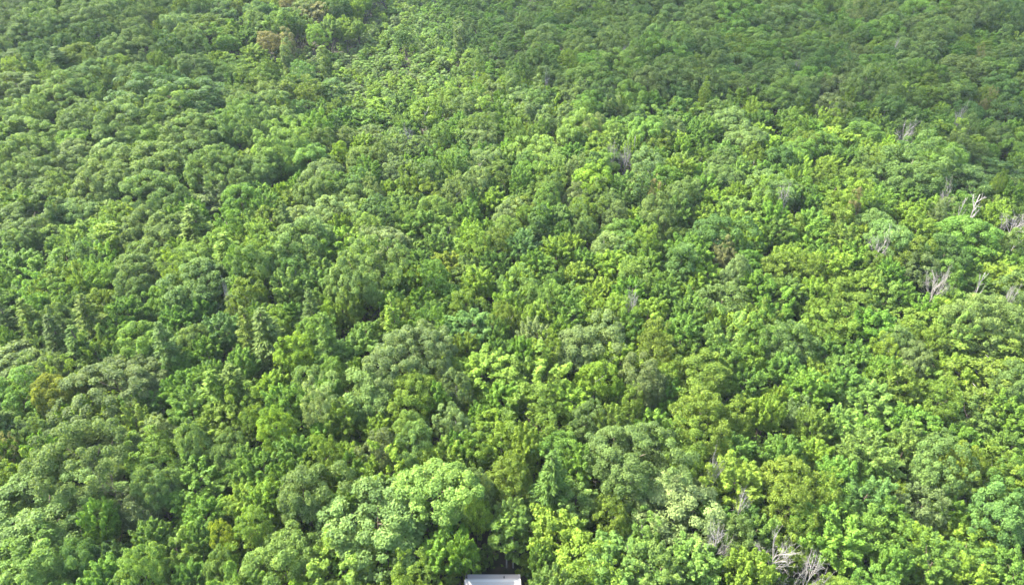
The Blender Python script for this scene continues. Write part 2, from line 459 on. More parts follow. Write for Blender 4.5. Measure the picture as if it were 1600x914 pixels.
# ------------------------------------------------------------------ trees read off the photograph: x y width kind colour (photo pixels of the crown), optional label | short name
LIST = """
300 160 125 O d | huge dark green oak dome on the far left slope | huge dark oak dome
328 45 60 B o | tall dusty olive tree standing proud at the upper left edge of the young stand | tall dusty olive tree
278 38 40 O p | pale yellowish oak among darker oaks on the upper left slope | pale yellowish oak
172 78 42 O p | pale round-topped oak alone among dark oaks on the upper left slope | pale round-topped oak
160 55 60 O d
210 60 46 O g
215 97 56 O g
272 85 30 C d | dark narrow tree squeezed between oaks on the upper left slope | dark narrow tree
305 105 50 O g
252 102 32 O o
48 84 44 O d
28 98 58 B g
68 92 52 O d
140 118 66 O g
207 118 52 O g
255 138 72 O d
212 155 62 O g
35 135 80 O g
95 145 62 O g
140 190 72 O g
190 200 86 O g
15 158 62 O g
30 185 72 O g
105 168 62 O g
255 180 80 O l
225 212 62 O l
290 196 80 O g
300 216 76 O g
335 218 72 O g
60 218 86 O l
5 215 42 O d
375 202 72 O g
378 180 52 O m
392 165 46 O g
254 25 24 M y
298 12 46 B o
250 10 56 O g
135 30 72 O g
105 36 72 O g
50 48 72 O g
15 42 62 O g
30 10 80 O d
78 8 48 O d
12 66 62 O g
80 60 56 O d
95 98 40 P d
125 92 46 O o
118 142 50 O g
410 14 40 B o
452 12 22 B r | russet browning tree at the top edge of the young stand | russet tree at the top edge
452 36 20 C b
495 24 44 B r | wide tan and russet tree by the small grassy clearing | tan tree by the clearing
478 14 36 B t
525 18 26 O d
418 68 30 B r | russet tree low among young trees left of the stand | low russet tree
450 72 20 C r | thin brown dying tree standing tall over the young trees | thin brown dying tree
448 92 18 C t
508 98 18 C g | slim grey-green tree rising alone out of the young stand | slim grey-green tree
408 122 54 B o | broad olive tree at the lower edge of the young stand | broad olive tree by the stand
412 145 46 B o
470 120 34 B b
478 150 48 B o
518 150 34 C b
350 70 44 B m
385 60 40 M m
340 95 40 M y
370 110 46 B m
395 85 36 M y
632 60 30 B d | round dark tree standing alone in the bright young stand | round dark tree in the stand
720 60 24 C t | greyish thin-leaved tree in the shaded part of the young stand | greyish thin-leaved tree
608 170 64 M y | big light yellowish maple at the lower corner of the young stand | big yellowish maple
665 183 52 B o | round olive bush-like tree just below the young stand | round olive tree
708 156 34 B l
732 172 40 B p
760 182 28 C l | slim light green tree right below the shaded saplings | slim light green tree
740 102 32 B l
578 190 62 M m
540 186 48 M m
470 180 36 B b
428 188 56 O g
415 162 52 O g
410 214 44 O g
455 217 78 O l | long low light green oak below the olive trees | long low light oak
495 205 38 O m
542 208 42 M m
580 221 46 B p | pale straw-green tree between greener trees below the young stand | pale straw-green tree
640 217 24 D x | small grey bare tree among pale crowns below the young stand | small grey bare tree
540 223 36 B t
720 198 42 M m
888 12 42 B g
911 22 24 C g | tall thin tree with a bare pale trunk near the top edge | tall thin tree with bare trunk
965 14 60 O g
822 38 30 B g
982 36 24 C g
952 46 40 O g
960 62 40 O g
948 76 52 O g | oak with pale bare trunks showing beneath on the far slope | oak with bare trunks
908 78 42 O g
850 82 44 O m
1018 76 42 O l
997 90 34 O l
1025 55 46 O g
1065 52 36 O l
1095 40 56 O g
1145 52 42 O m
1165 25 70 O m
1180 62 42 O l
1095 68 56 O g
878 120 46 O l
912 125 56 O l
848 110 56 O d
1050 100 72 O m
1118 98 32 O g
1150 107 52 O g
1062 125 72 O g
1012 128 56 O g
975 112 60 O l
1105 143 26 C g
1132 120 46 O d
950 145 52 O d
820 140 36 M y
848 170 42 B b | bluish round tree above pale crowns in the middle distance | bluish round tree
895 150 42 O g
925 172 52 O m
985 150 50 O m
975 162 36 M y
1018 163 46 M m
1065 173 62 M y
1096 165 15 C y
1038 190 32 M d
1135 195 56 O g | grey-green oak with deep shade under its right side in the distance | grey oak with deep shade
1100 197 42 M m
1157 165 50 M y
1182 212 52 M y
975 198 62 M m
1007 207 46 O l
822 178 46 B p
857 196 36 B p
855 128 10 D x | thin white broken snag on the far slope above pale trees | thin white broken snag
977 88 14 D x | thin grey snag between oaks high on the far slope | thin grey snag
1232 28 66 O m
1250 42 76 O g
1310 38 52 M m
1338 35 26 B t
1362 28 32 O g
1385 26 32 O g
1383 50 46 O m
1350 53 40 O m
1438 38 42 O g
1462 56 62 O g
1488 48 34 M m
1520 28 52 O g
1522 58 42 M m
1535 75 36 M m
1570 15 52 O d
1580 45 52 O d
1270 93 52 O d
1235 86 26 B t
1212 85 42 O m
1222 117 52 O d
1245 112 10 D x | leaning white snag on the shaded upper right slope | leaning white snag
1323 105 32 B g
1340 92 36 B t | brownish olive tree in the shaded upper right forest | brownish olive tree
1397 76 8 D x | small white curved snag on the shaded upper right slope | small white curved snag
1390 92 40 O d
1360 108 52 O m
1297 135 42 O t | round tan-grey tree on the shaded right slope | round tan-grey tree
1260 128 44 O m
1425 103 52 O g
1455 78 44 O g
1445 122 62 O m
1522 104 14 B r | tiny tan tree between dark crowns near the right edge | tiny tan tree
1412 148 62 M y
1440 160 46 B o
1325 163 22 M y | small bright yellow-green maple between dull trees on the right slope | small bright maple
1295 175 52 B t
1385 172 40 O d | dark round oak on the right slope | dark round oak on the right
1418 185 36 M m
1445 188 40 M m
1538 175 17 B r | small orange-tan tree beside dark trees near the right edge | small orange-tan tree
1518 180 42 O d
1580 175 48 O d
1500 185 16 D x
1412 212 24 D x | grey fan of bare twigs on the right slope | grey fan of bare twigs
1450 213 46 M m
1490 222 62 M y
1375 200 42 M m
1270 205 42 M m
1230 190 46 M m
1312 218 52 M y
1550 110 50 O m
1590 100 44 O d
1560 140 50 O d
212 270 110 O l | very large light green oak mound on the left slope | very large light oak mound
160 290 92 O g
48 248 82 O g
70 283 92 O g
22 275 62 O g
255 310 76 O g
335 270 72 O g
372 268 72 O g
290 250 66 O g
240 243 60 O g
175 236 60 O p
120 245 60 O p
338 308 66 M p | pale yellow-green maple with a domed top left of centre | pale domed maple
45 355 102 O g | large silvery grey-green oak by the left edge | silvery oak by the left edge
135 330 62 O g
135 365 72 M y
180 385 40 C y | slim yellow-green tree left of a pair of grey oaks | slim yellow-green tree
212 362 56 O g
215 335 56 M y
265 365 62 O g
308 356 62 P o | broad olive pine with layered branches left of centre | broad layered pine
305 403 58 O l | small light domed oak just in front of the broad pine | light domed oak
322 438 86 O g | rounded grey-green oak in front of the light domed oak | rounded oak below the domed oak
360 397 56 P y | yellowish feathery pine beside rounded oaks left of centre | yellowish feathery pine
383 412 50 O m
268 425 46 B g
213 422 62 O g
212 392 26 B t
140 405 56 B d
110 420 56 B m
30 418 66 M m
75 435 62 M v
4 395 40 B g
32 385 44 B g
45 313 72 M m
105 315 46 M y
25 328 50 M y
92 338 28 B t
128 448 46 M y
75 454 50 M y
213 454 56 O g
430 243 72 O l
485 247 56 O l
412 265 52 O g
440 270 36 M v | small vivid green maple tucked against pale oaks left of centre | small vivid maple
508 275 66 O g
533 248 30 B y
578 272 42 M v
600 250 38 B g
565 292 42 B b
620 275 44 B p
670 288 32 C d | dark columnar tree in the middle of the forest with black shade beside it | dark columnar tree
650 250 32 C g
705 255 44 B l
750 262 44 B p
740 288 44 O p
695 282 28 B l
785 260 42 M m
710 308 40 B g
768 318 48 M y
738 318 36 M m
550 313 48 O g
450 322 48 M y
447 355 40 P d | dark pointed pine left of a pale silvery oak | dark pointed pine
510 338 58 O p | pale silvery oak right of the dark pointed pine | pale silvery oak
487 372 78 O g
528 383 62 M y
605 385 64 B p | grey-green domed tree with a dark right flank near the centre | grey domed tree
615 298 44 M y
655 352 66 M v
692 388 62 M m
685 328 52 O l
632 350 44 O l
560 435 90 O g | big rounded grey-green oak mound left of centre | big oak mound
500 423 48 M l
580 403 40 B y
657 412 42 M m
705 413 54 M k | golden-tinged maple just left of centre | golden-tinged maple
742 390 48 B o
775 388 48 B o
770 415 44 M m
412 365 48 M v
408 420 52 O g
452 398 44 B m
465 428 44 B d
635 438 46 M y
450 452 52 M l
750 443 54 M y
957 246 17 D x | upright grey dead tree with fine twigs upper right of centre | upright grey dead tree
978 247 22 D x
992 233 10 D w | white forked snag beside the upright grey dead tree | white forked snag
985 236 26 M y
937 258 44 O l
897 240 40 M m
857 278 38 M y
920 280 54 O y
1010 262 54 B p
1060 265 46 M y
1092 275 48 M v
1158 270 44 M l
1135 245 48 M m
1037 285 44 B m
1000 298 48 B g
900 312 38 B t
880 262 40 M l
917 298 42 M y
867 310 24 C d
1015 316 22 B r | small pinkish-tan dying tree among pale crowns right of centre | small pinkish-tan tree
1065 305 48 O g
1103 338 54 M y
1158 333 68 M l
963 342 34 B p
1027 345 54 O g
850 340 32 M v
877 340 36 M b
820 332 44 B o
910 358 44 B g
882 368 44 M m
1003 358 46 M v
1113 370 78 O d | dark green rounded oak right behind the round russet tree | dark oak behind the russet tree
1148 385 48 M m
1131 404 33 B r | round russet-brown dying tree right of centre | round russet-brown tree
1082 398 64 M v
1152 427 38 O p
965 413 68 M y
818 388 48 M b
900 433 54 M y
1013 413 50 M v
1007 388 40 B o
1105 432 54 M y
840 413 44 M m
815 433 46 M y
1212 248 44 O d
1292 260 48 M y
1415 273 104 O g | long grey-green oak mound on the right slope | long oak mound on the right
1470 255 56 O m
1550 270 84 M d | large dark green tree near the right edge behind the bare snags | large dark tree near the right edge
1510 292 68 O d
1480 313 20 D x | pale brown bare tree left of the big white snag | pale brown bare tree
1522 328 32 D w | big white forked snag near the right edge | big white snag
1501 330 14 D w
1588 353 44 D x | wide grey bare tree at the right edge with a few leaves | wide grey bare tree
1555 327 54 M o
1552 296 18 B o
1295 305 64 M y
1225 313 24 D x | small grey twiggy tree in yellow-green forest right of centre | small grey twiggy tree
1332 333 18 B r | little rust-brown tree right of centre among green crowns | little rust-brown tree
1365 323 54 M v
1422 305 58 M m
1412 338 44 M y
1450 333 44 M y
1430 363 54 M y
1467 340 28 B t
1500 363 78 O m
1370 355 54 O g
1390 375 62 O g
1375 392 38 D x | grey bare spreading crown right in front of a rounded oak | grey bare spreading tree
1470 398 58 O d
1420 407 50 B o
1335 403 52 M v
1360 422 44 B o
1265 348 52 M m
1320 380 54 M o
1258 380 48 M v
1215 365 50 M m
1225 403 52 M y
1282 400 50 M m
1432 425 44 B t
1465 446 34 D x | silver-grey bare tree leaning right on the right slope | silver-grey leaning bare tree
1532 450 16 D w | short white dead stub beside a bright yellow-green maple | short white stub
1562 438 64 M y | bright yellow-green maple near the right edge beside white stubs | bright maple near the right edge
1535 408 58 M y
1490 435 34 M v
1390 433 44 M v
1345 446 54 M o
1572 470 18 D x
12 508 38 P d
45 505 44 P o
97 503 48 O g | small grey-green oak surrounded by pines at the left | small oak among pines
87 533 48 P d
138 500 54 P o | tallest pine at the left with feathery tip | tallest pine at the left
197 488 52 M m
162 482 44 B o
218 530 64 O m
262 545 52 P d | dark spreading pine left of centre with brown gaps below | dark spreading pine
305 528 48 O g
355 520 60 M b | bluish green tree with upright shoots left of centre | bluish upright tree
390 520 44 P o
275 482 44 M d
310 482 52 M m
357 466 12 D x | pale bare trunks showing in a dark gap left of centre | pale bare trunks in a dark gap
30 570 78 B p | soft pale tree by the left edge below the pines | soft pale tree by the left edge
78 582 58 B g
195 606 122 O t | very wide grey-olive oak on the left | very wide grey-olive oak
92 622 64 O k | olive-gold tree on the left beside a wide grey oak | olive-gold tree
32 622 78 O m
230 634 58 M m
175 645 48 M o
335 620 64 P y
298 640 70 M m
365 610 60 P o
347 655 72 M o
115 652 54 M y
15 668 54 P d | dark bluish pine at the left edge | dark pine at the left edge
212 665 62 M o
150 665 60 M o
288 575 54 M m
285 605 54 M v
180 570 52 M m
155 553 46 M o
322 548 52 M v
125 548 50 P m
378 570 54 M m
485 490 38 P d | narrow dark pine left of a yellowish tree near the centre left | narrow dark pine
418 525 62 P d | wide dark pine with shaggy flat layers left of centre | wide shaggy dark pine
455 493 44 M m
515 500 32 B y
545 485 48 M o
618 503 38 P y | small yellowish pine near the centre | small yellowish pine
570 525 62 M m
520 560 64 M b
512 530 40 P m
560 550 60 M m
643 556 114 O t | broad grey-olive oak dome left of centre | broad grey-olive dome
582 616 98 O g | silvery blue-grey oak with lumpy crown left of centre | silvery blue-grey oak
655 610 68 O o | rounded olive oak touching the silvery blue-grey oak | rounded olive oak
738 510 78 M b | wide bluish green tree with upright shoots near the centre | wide bluish upright tree
677 492 54 M m
728 545 48 M y
755 580 92 M y | wide pale yellow-green maple near the centre | wide pale maple near the centre
793 505 44 B o
560 582 32 M v
425 603 54 M y
450 632 62 M v
462 560 48 B y
510 615 54 M m
478 605 46 B g
497 645 44 B p
538 652 58 M y
780 625 60 M v | vivid green spiky maple near the centre | vivid spiky maple
683 630 52 M v
712 615 44 B t
710 665 46 B p
748 655 54 M v
597 672 58 M y
645 672 48 O l
508 670 56 M v
435 675 52 B y
890 495 54 M m
838 500 52 M y
955 523 58 O p | pale mint green rounded oak right of centre | pale mint oak
900 545 78 O t | purplish grey-olive oak right of centre | purplish grey oak
840 530 48 M p
1028 555 54 B o
1012 600 62 O t | dusky grey-olive round tree right of centre | dusky round tree
845 598 88 M o | big olive maple just right of the centre line | big olive maple
1092 588 88 O o | broad bright olive oak right of centre | broad bright olive oak
970 565 82 M y
1125 475 74 B g
1115 502 38 M y | brightest yellow maple right of centre | brightest yellow maple
893 630 62 M y
1095 650 72 B o
842 660 82 B o
965 617 30 M v
990 645 40 B o
1040 620 54 M m
1022 668 60 M v
912 670 48 B g
955 662 52 M o
1150 668 56 B o
1192 645 50 M y
1165 603 54 M m
1135 530 64 M l
1062 523 58 M m
1010 490 54 M y
965 495 50 B o
1130 560 58 M m
1185 505 50 M o
990 478 22 D x | grey bare twigs peeping between maples right of centre | grey peeping twigs
1228 543 68 O g | lumpy grey-green oak on the right | lumpy grey oak on the right
1532 503 98 O g | long low grey-green oak near the right edge | long low oak near the right edge
1365 508 74 M v | windswept vivid green maple on the right | windswept vivid maple
1325 495 72 B o
1283 523 62 B o
1425 515 62 B o
1475 498 34 B y
1405 540 54 O g
1455 538 48 B o
1487 533 48 M l
1380 555 38 B y
1428 568 48 O t
1495 588 62 M y | bright yellow feathery maple on the right | bright feathery maple
1550 568 104 B o | broad olive tree near the right edge | broad olive tree near the edge
1590 540 52 M l
1380 580 54 M v
1288 555 54 M m
1535 620 88 B o
1578 605 56 O g
1412 615 58 M o
1462 635 62 B o
1355 635 74 M l
1262 610 64 M v
1242 650 36 B t | small straw-brown tree among green maples on the right | small straw-brown tree
1215 625 40 M y
1272 668 50 M o
1420 660 84 M v
1512 655 84 M l
1575 650 74 M v
1225 575 54 M m
1312 605 54 M m
1375 603 56 M v
1450 598 54 M m
70 808 176 O g | largest oak of all with a cauliflower crown at the lower left | largest cauliflower oak
140 715 124 O g | bluish grey oak right above the largest oak | bluish grey oak above the largest
240 718 84 B o | dense olive tree beside the bluish grey oak | dense olive tree
163 812 56 M v | neon green maple standing right of the largest oak | neon green maple
310 755 94 M v | large vivid green maple with upright shoots at the lower left | large vivid upright maple
320 805 66 M v
222 795 74 B t
245 760 60 O g
355 710 54 O g
385 785 66 M y
240 838 64 M m
352 848 34 B k | golden yellow turning tree at the lower left | golden yellow tree
338 893 44 O g
275 870 78 M o
225 897 64 B l
125 870 54 O d
45 900 104 O l
35 875 70 M v
172 758 30 D b | brownish bare tree squeezed between oaks at the lower left | brownish bare tree
12 725 36 B r | rust-coloured tree at the left edge | rust-coloured tree
30 706 44 M y
175 873 54 M d
385 735 60 M m
472 775 90 O g | rounded grey-green oak at the lower left centre | rounded oak lower left centre
595 808 126 O g | great grey-green oak overhanging a black hollow at the bottom | great oak over the hollow
685 770 104 O l | pale grey-green oak leaning over the brown gap above the roof | pale oak above the gap
437 868 90 O l | light green rounded oak at the bottom | light rounded oak at the bottom
535 875 112 M o
540 745 50 M v
605 738 64 M y
690 724 74 M y
645 700 56 O g
595 708 56 B t
472 708 64 M m
510 722 50 B o
548 715 48 M y
412 735 56 M m
415 785 60 M y
710 702 52 M v
752 710 50 B o
790 750 60 B o | olive fine-leaved tree above the roof beside a layered pine | olive tree above the roof
694 862 76 M v | leafy green maple beside the roof with dark gaps behind | leafy maple beside the roof
748 772 44 B t
860 752 66 P m | layered pine above the roof | layered pine above the roof
878 838 96 M y | yellow-green big-leaved maple right of the roof | big-leaved yellow maple by the roof
900 785 76 M l
962 820 50 B o
985 712 124 O g | spreading grey-green oak at the lower centre right | spreading oak lower right
1055 778 116 O p | pale green oak casting black shade at the lower right of centre | pale oak casting black shade
985 752 80 O g
1070 720 62 B o
1110 738 24 D x | thin grey bare tree with twisted branches right of the spreading oak | thin twisted bare tree
1150 705 56 M m
1150 752 88 M y
1158 792 22 D x
1122 848 46 D x | pair-like grey bare tree left of the biggest bare tree | grey bare tree left of the biggest
1207 866 60 D x | biggest bare tree with a fan of silver twigs at the bottom | biggest bare tree
1268 892 50 D x | bare tree with some yellow leaves at the bottom right | bare tree with yellow leaves
1165 820 48 M d
975 882 112 M l
905 902 84 B y
1030 893 80 M l
1085 882 84 M l
1160 887 76 M y
905 725 60 M v
820 700 58 M y
808 752 44 B o
1185 838 52 M l
1305 838 116 M v | large bright green maple with hanging clusters at the lower right | large bright hanging maple
1225 755 64 B o
1235 795 68 B o
1295 790 44 B o
1355 780 64 M b | dark bluish maple at the lower right | dark bluish maple
1435 795 60 B t
1465 735 70 O g
1498 728 48 O k | mustard olive tree on the right behind a grey-green oak | mustard olive tree
1462 765 44 B o
1502 775 44 B o
1548 735 56 B o
1580 760 56 M y
1572 810 76 O b | bluish green oak at the lower right edge | bluish oak at the right edge
1487 798 50 M v
1520 832 84 M y
1395 885 56 M m | slender maple with a pale trunk at the bottom right | slender pale-trunked maple
1448 885 70 M m
1515 880 84 M m
1440 850 84 M y
1400 773 34 M y
1383 800 48 M v
1350 710 84 M l
1415 700 60 M l
1310 748 64 M m
1275 710 60 M y
1580 897 70 M m
1510 908 70 M y
1355 745 60 M m
1580 700 64 M m
1225 712 60 M m
726 860 44 M v
515 46 34 M l
540 52 30 M y
498 58 32 B m
560 44 26 M l
744 812 38 B y
742 872 30 S v | bushy bright young tree in the gap left behind the cabin ridge | bushy young tree behind the ridge
762 862 26 S m | small mid green young tree left of the two thin pale trunks | small young tree by the pale trunks
822 880 30 S y | yellow-green young tree right behind the right end of the roof | yellow young tree behind the roof
838 896 30 S m | mid green young tree just right of the cabin roof | young tree right of the roof
718 898 30 S y | yellow-green young tree just left of the cabin roof | young tree left of the roof
652 890 34 S d | dark green young tree in the hollow under the great oak | dark young tree in the hollow
846 874 40 M m
"""

KIND = {'O': 'oak_tree', 'M': 'maple_tree', 'B': 'broadleaf_tree', 'C': 'columnar_tree', 'P': 'pine_tree', 'S': 'sapling', 'D': 'dead_tree'}
CATEGORY = {'O': 'oak tree', 'M': 'maple tree', 'B': 'broadleaf tree', 'C': 'columnar tree', 'P': 'pine tree', 'S': 'sapling', 'D': 'dead tree'}
GROUP = {'O': 'oaks of the forest', 'M': 'maples of the forest', 'B': 'fine-leaved trees of the forest', 'C': 'narrow trees of the forest',
         'P': 'pines of the forest', 'S': 'saplings of the young stand', 'D': 'bare dead trees of the forest'}
SEEN_AT = {'O': 0.74, 'M': 0.70, 'B': 0.70, 'C': 0.66, 'P': 0.68, 'S': 0.62, 'D': 0.74}
prng = random.Random(5)


def height(k, d):
    j = prng.uniform(-1, 1)
    return {'O': 15.8 + 0.22 * (min(d, 16) - 10) + 1.9 * j, 'M': 14.4 + 0.2 * (d - 7) + 1.7 * j, 'B': 14.3 + 0.2 * (d - 7) + 1.7 * j,
            'C': 15.8 + 1.2 * j, 'P': 19.0 + 1.4 * j, 'S': 5.6 + 1.7 * j, 'D': 17.6 + 0.8 * j}[k]


plan = []       # every tree to plant: dicts with x, y, d (diameter), h, k (kind), c (colour), label, short
for line in LIST.strip().splitlines():
    bits = [b.strip() for b in line.split('|')]
    px, py, w, k, c = bits[0].split()
    px, py, w = float(px), float(py), float(w)
    d0 = w * 0.13
    h = height(k, 8.0 if k in 'MB' else 10.0)
    x, y, dep = hit(px, py, h * SEEN_AT[k])
    plan.append(dict(px=px, py=py, w=w, x=x, y=y, d=w * dep / FPX * (1.35 if k == 'P' else 1.08 if k in 'OMB' else 1.0), h=h, k=k, c=c, label=bits[1] if len(bits) > 1 else None,
                     short=bits[2] if len(bits) > 2 else None, listed=True))

# the young stand (photo outline of its canopy) and spots kept open
STAND = [(330, 92), (352, 76), (400, 66), (430, 44), (505, 52), (540, 26), (575, 8), (600, -30), (900, -30), (868, 34), (835, 62), (842, 84), (800, 112),
         (776, 118), (745, 142), (700, 142), (660, 172), (640, 150), (600, 158), (560, 176), (520, 170), (480, 138), (430, 108), (380, 112)]
OPEN = [(752, 846, 24), (735, 792, 18), (770, 915, 80), (770, 985, 92), (785, 838, 36), (838, 892, 24), (640, 884, 26), (547, 20, 8), (352, 482, 14), (1112, 818, 16), (1396, 318, 6)]

OPEN += [(p_['px'], p_['py'] + 12, p_['w'] * 0.45 + 8) for p_ in plan if p_['k'] == 'D']
OPEN += [(p_['px'], p_['py'] + p_['w'] * 0.42, p_['w'] * 0.30 + 3) for p_ in plan if p_['short'] and p_['k'] != 'D']


def inside(poly, px, py):
    c = False
    for i in range(len(poly)):
        (x1, y1), (x2, y2) = poly[i - 1], poly[i]
        if (y1 > py) != (y2 > py) and px < (x2 - x1) * (py - y1) / (y2 - y1) + x1:
            c = not c
    return c


def pick(s):
    """'O:g6d3 M:m2' -> a weighted random (kind, colour)."""
    opts = []
    for part in s.split():
        k, cs = part.split(':')
        for i in range(0, len(cs), 2):
            opts += [(k, cs[i])] * int(cs[i + 1])
    return prng.choice(opts)


def style(px, py):
    if inside(STAND, px, py):
        return ('S', prng.choice('llpyyl' if px < 650 + (py * 0.9) else 'mmdgv'))  # sunlit and cloud-shaded sides of the stand put into the leaf colours
    if py < 150 and px < 470:
        return pick('O:g9d6m1 B:o1g1 M:m1')  # weak shade over this upper left band put into darker oak colours
    if py < 165 and px > 800:
        return pick('O:g9m6d5l2 B:g1o1 M:m1 C:g1')
    if px < 520 and py < 330:
        return pick('O:g9l5m2p1 M:m2y1 B:g1')
    if py < 420 and px < 1080:
        return pick('O:g2l4p2 M:m3l5y4v2 B:l4p3g1b1o1m1 C:d1')
    if py < 300:
        return pick('O:m4g4d2 M:m5y3 B:o2g2')
    if px > 1060:
        return pick('M:y5v4m6l2 B:o5m2g2y2 O:m2g2')
    if px < 560:
        return pick('M:m7v4y3o1 B:o3m3g1p1 O:m2 P:d1o1')
    return pick('M:m6y4v4l3o1 B:o3m3l2y1 O:m1l1')


GX = np.array([p['x'] for p in plan])
GY = np.array([p['y'] for p in plan])
GD = np.array([p['d'] for p in plan])
keepx, keepy, keepd = list(GX), list(GY), list(GD)
bx = np.zeros(9000)
by = np.zeros(9000)
bd = np.zeros(9000)
nb = len(plan)
bx[:nb], by[:nb], bd[:nb] = GX, GY, GD
SIZE = {'O': (7.6, 12.0), 'M': (5.6, 8.4), 'B': (5.4, 8.2), 'C': (4.0, 5.2), 'P': (5.5, 8.0), 'S': (3.0, 4.7)}
for tries in range(80000):
    y = 30 + 320 * prng.random() ** 0.85
    x = (prng.random() * 2 - 1) * (75 + 0.98 * y)
    gz = float(ground(x, y))
    px, py, dep = project(x, y, gz + 11.0)
    if not (-330 < px < 1930 and -75 < py < 1090):
        continue
    if any((px - a) ** 2 + (py - b) ** 2 < r * r for a, b, r in OPEN):
        continue
    k, c = style(px, py)
    if k == 'S':
        px, py, dep = project(x, y, gz + 5.0)
        if not inside(STAND, px, py):
            continue
    d = prng.uniform(*SIZE[k])
    far = y > 190 and k == 'O'
    if far:
        d = prng.uniform(9.0, 13.0)
    if k != 'S' and py > 500:
        d *= 0.92
    q = (0.33 if k == 'S' else 0.43 if far else 0.385 if k == 'O' else 0.335) * (bd[:nb] + d)
    if ((bx[:nb] - x) ** 2 + (by[:nb] - y) ** 2 < q * q).any():
        continue
    bx[nb], by[nb], bd[nb] = x, y, d
    nb += 1
    plan.append(dict(x=x, y=y, d=d, h=height(k, d), k=k, c=c, label=None, short=None, listed=False))


# ------------------------------------------------------------------ plant the trees
protos = {}


def decide(p):
    k = p['k'] = p['k']
    p['pk'] = k = 'Q' if k == 'O' and p['d'] > 12.5 else k
    v = prng.randrange(len(PROTO[k]))
    if k == 'D':
        v = prng.choice([2, 5]) if p['c'] == 'w' else 3 if p['c'] == 'b' else prng.choice([0, 1, 4])
    crown_me, trunk_me, dn, hn = PROTO[k][v]
    s = p['d'] / dn
    p['v'] = v
    p['rot'] = prng.uniform(0, 6.28)
    p['sz'] = p['h'] / hn
    p['sxy'] = s * prng.uniform(0.94, 1.06)
    p['lean'] = (prng.uniform(-.03, .03), prng.uniform(-.03, .03))
    f = prng.uniform(0.86, 1.14)
    p['tint'] = tuple(b * f * prng.uniform(0.95, 1.05) for b in (PINE if p['k'] == 'P' and p['c'] == 'd' else TINT.get(p['c'], (0.1, 0.1, 0.1))))


def plant(p):
    """A tree: an Empty at the foot of the trunk, with the trunk and the crown as its parts."""
    k, v = p['pk'], p['v']
    crown_me, trunk_me, dn, hn = PROTO[k][v]
    if (k, v) not in protos:
        root = bpy.data.objects.new(KIND[p['k']], None)
        crown = bpy.data.objects.new('crown' if k != 'D' else 'branches', crown_me)
        trunk = bpy.data.objects.new('trunk', trunk_me)
        protos[(k, v)] = (root, crown, trunk)
    r0, c0, t0 = protos[(k, v)]
    root, crown, trunk = r0.copy(), c0.copy(), t0.copy()
    for o in (root, crown, trunk):
        COL.objects.link(o)
    crown.parent = trunk.parent = root
    root.location = (p['x'], p['y'], float(ground(p['x'], p['y'])))
    root.rotation_euler = (*p['lean'], p['rot'])
    root.scale = (p['sxy'], p['sxy'], p['sz'])
    root.empty_display_size = 0.5
    crown.color = (*p['tint'], 1)
    p['root'], p['crown'], p['trunk'] = root, crown, trunk
    return root


for p in plan:
    decide(p)

# ------------------------------------------------------------------ the ground: one sheet to the horizon
xs = np.concatenate([np.linspace(-3000, -420, 14)[:-1], np.linspace(-420, 420, 141), np.linspace(420, 3000, 14)[1:]])
ys = np.concatenate([np.linspace(-400, -20, 8)[:-1], np.linspace(-20, 420, 89), np.linspace(420, 4000, 20)[1:]])
XX, YY = np.meshgrid(xs, ys)
ZZ = ground(XX, YY)
nx_, ny_ = len(xs), len(ys)
ii = (np.arange(ny_ - 1)[:, None] * nx_ + np.arange(nx_ - 1)[None, :]).ravel()
soil = plain('forest floor', (0.040, 0.030, 0.020), 0.95, 0.5, 0.6, (0.022, 0.030, 0.011))
g = link('ground', new_mesh('ground', np.stack([XX, YY, ZZ], -1).reshape(-1, 3), np.stack([ii, ii + 1, ii + nx_ + 1, ii + nx_], 1), None, [soil], smooth=True))
g['kind'] = 'structure'

# bright grass of the small clearing at the head of the young stand, and low growth under the trees
rng = np.random.default_rng(3)
cx, cy_, _ = hit(547, 32, 0.5)
n = 9000
a, rr = rng.uniform(0, 6.28, n), np.sqrt(rng.uniform(0, 1, n))
gx, gy = cx + 5.5 * rr * np.cos(a), cy_ + 16 * rr * np.sin(a)
pos = np.stack([gx, gy, ground(gx, gy) + rng.uniform(0.1, 0.9, n)], 1)
V, F = leaf_quads(pos, unit(rng.normal(size=(n, 3)) * 0.5 + [0, 0, 0.6]), rng.uniform(.25, .5, n), rng.uniform(.08, .2, n), rng)
o = link('clearing_grass', new_mesh('clearing grass', V, F, None, [LEAF_MASS], rng.uniform(0, 1, n), np.tile([0.13, 0.21, 0.03], (n, 1))))
o['kind'] = 'stuff'

n = 260000
gy = 30 + 330 * rng.uniform(0, 1, n)
gx = rng.uniform(-1, 1, n) * (60 + 0.92 * gy)
tall = 0.5 + 0.5 * np.sin(gx / 3.1 + 1.3 * np.sin(gy / 4.3)) * np.sin(gy / 3.7 + 1.1 * np.sin(gx / 5.1))
keep = tall > 0.16
bare = np.ones(n, bool)
for (a, b, r, up) in ((752, 848, 2.2, 0.0), (735, 792, 2.0, 0.0), (836, 892, 2.2, 0.0), (790, 884, 3.0, 0.0)):
    hx, hy, _ = hit(a, b, up)
    bare &= (gx - hx) ** 2 + (gy - hy) ** 2 > r * r
keep &= bare | (rng.uniform(0, 1, n) < 0.08)
gx, gy, tall = gx[keep], gy[keep], tall[keep]
n = len(gx)
pos = np.stack([gx, gy, ground(gx, gy) + 0.15 + 3.4 * tall * rng.uniform(0.2, 1, n) ** 0.6], 1)
tints = np.array([TINT['m'], TINT['d'], TINT['g'], TINT['v'], TINT['o']])[rng.integers(0, 5, n)]
V, F = leaf_quads(pos, unit(rng.normal(size=(n, 3)) * 0.5 + [0, 0, 0.8]), rng.uniform(.28, .62, n), rng.uniform(.18, .36, n), rng)
nu = 420000
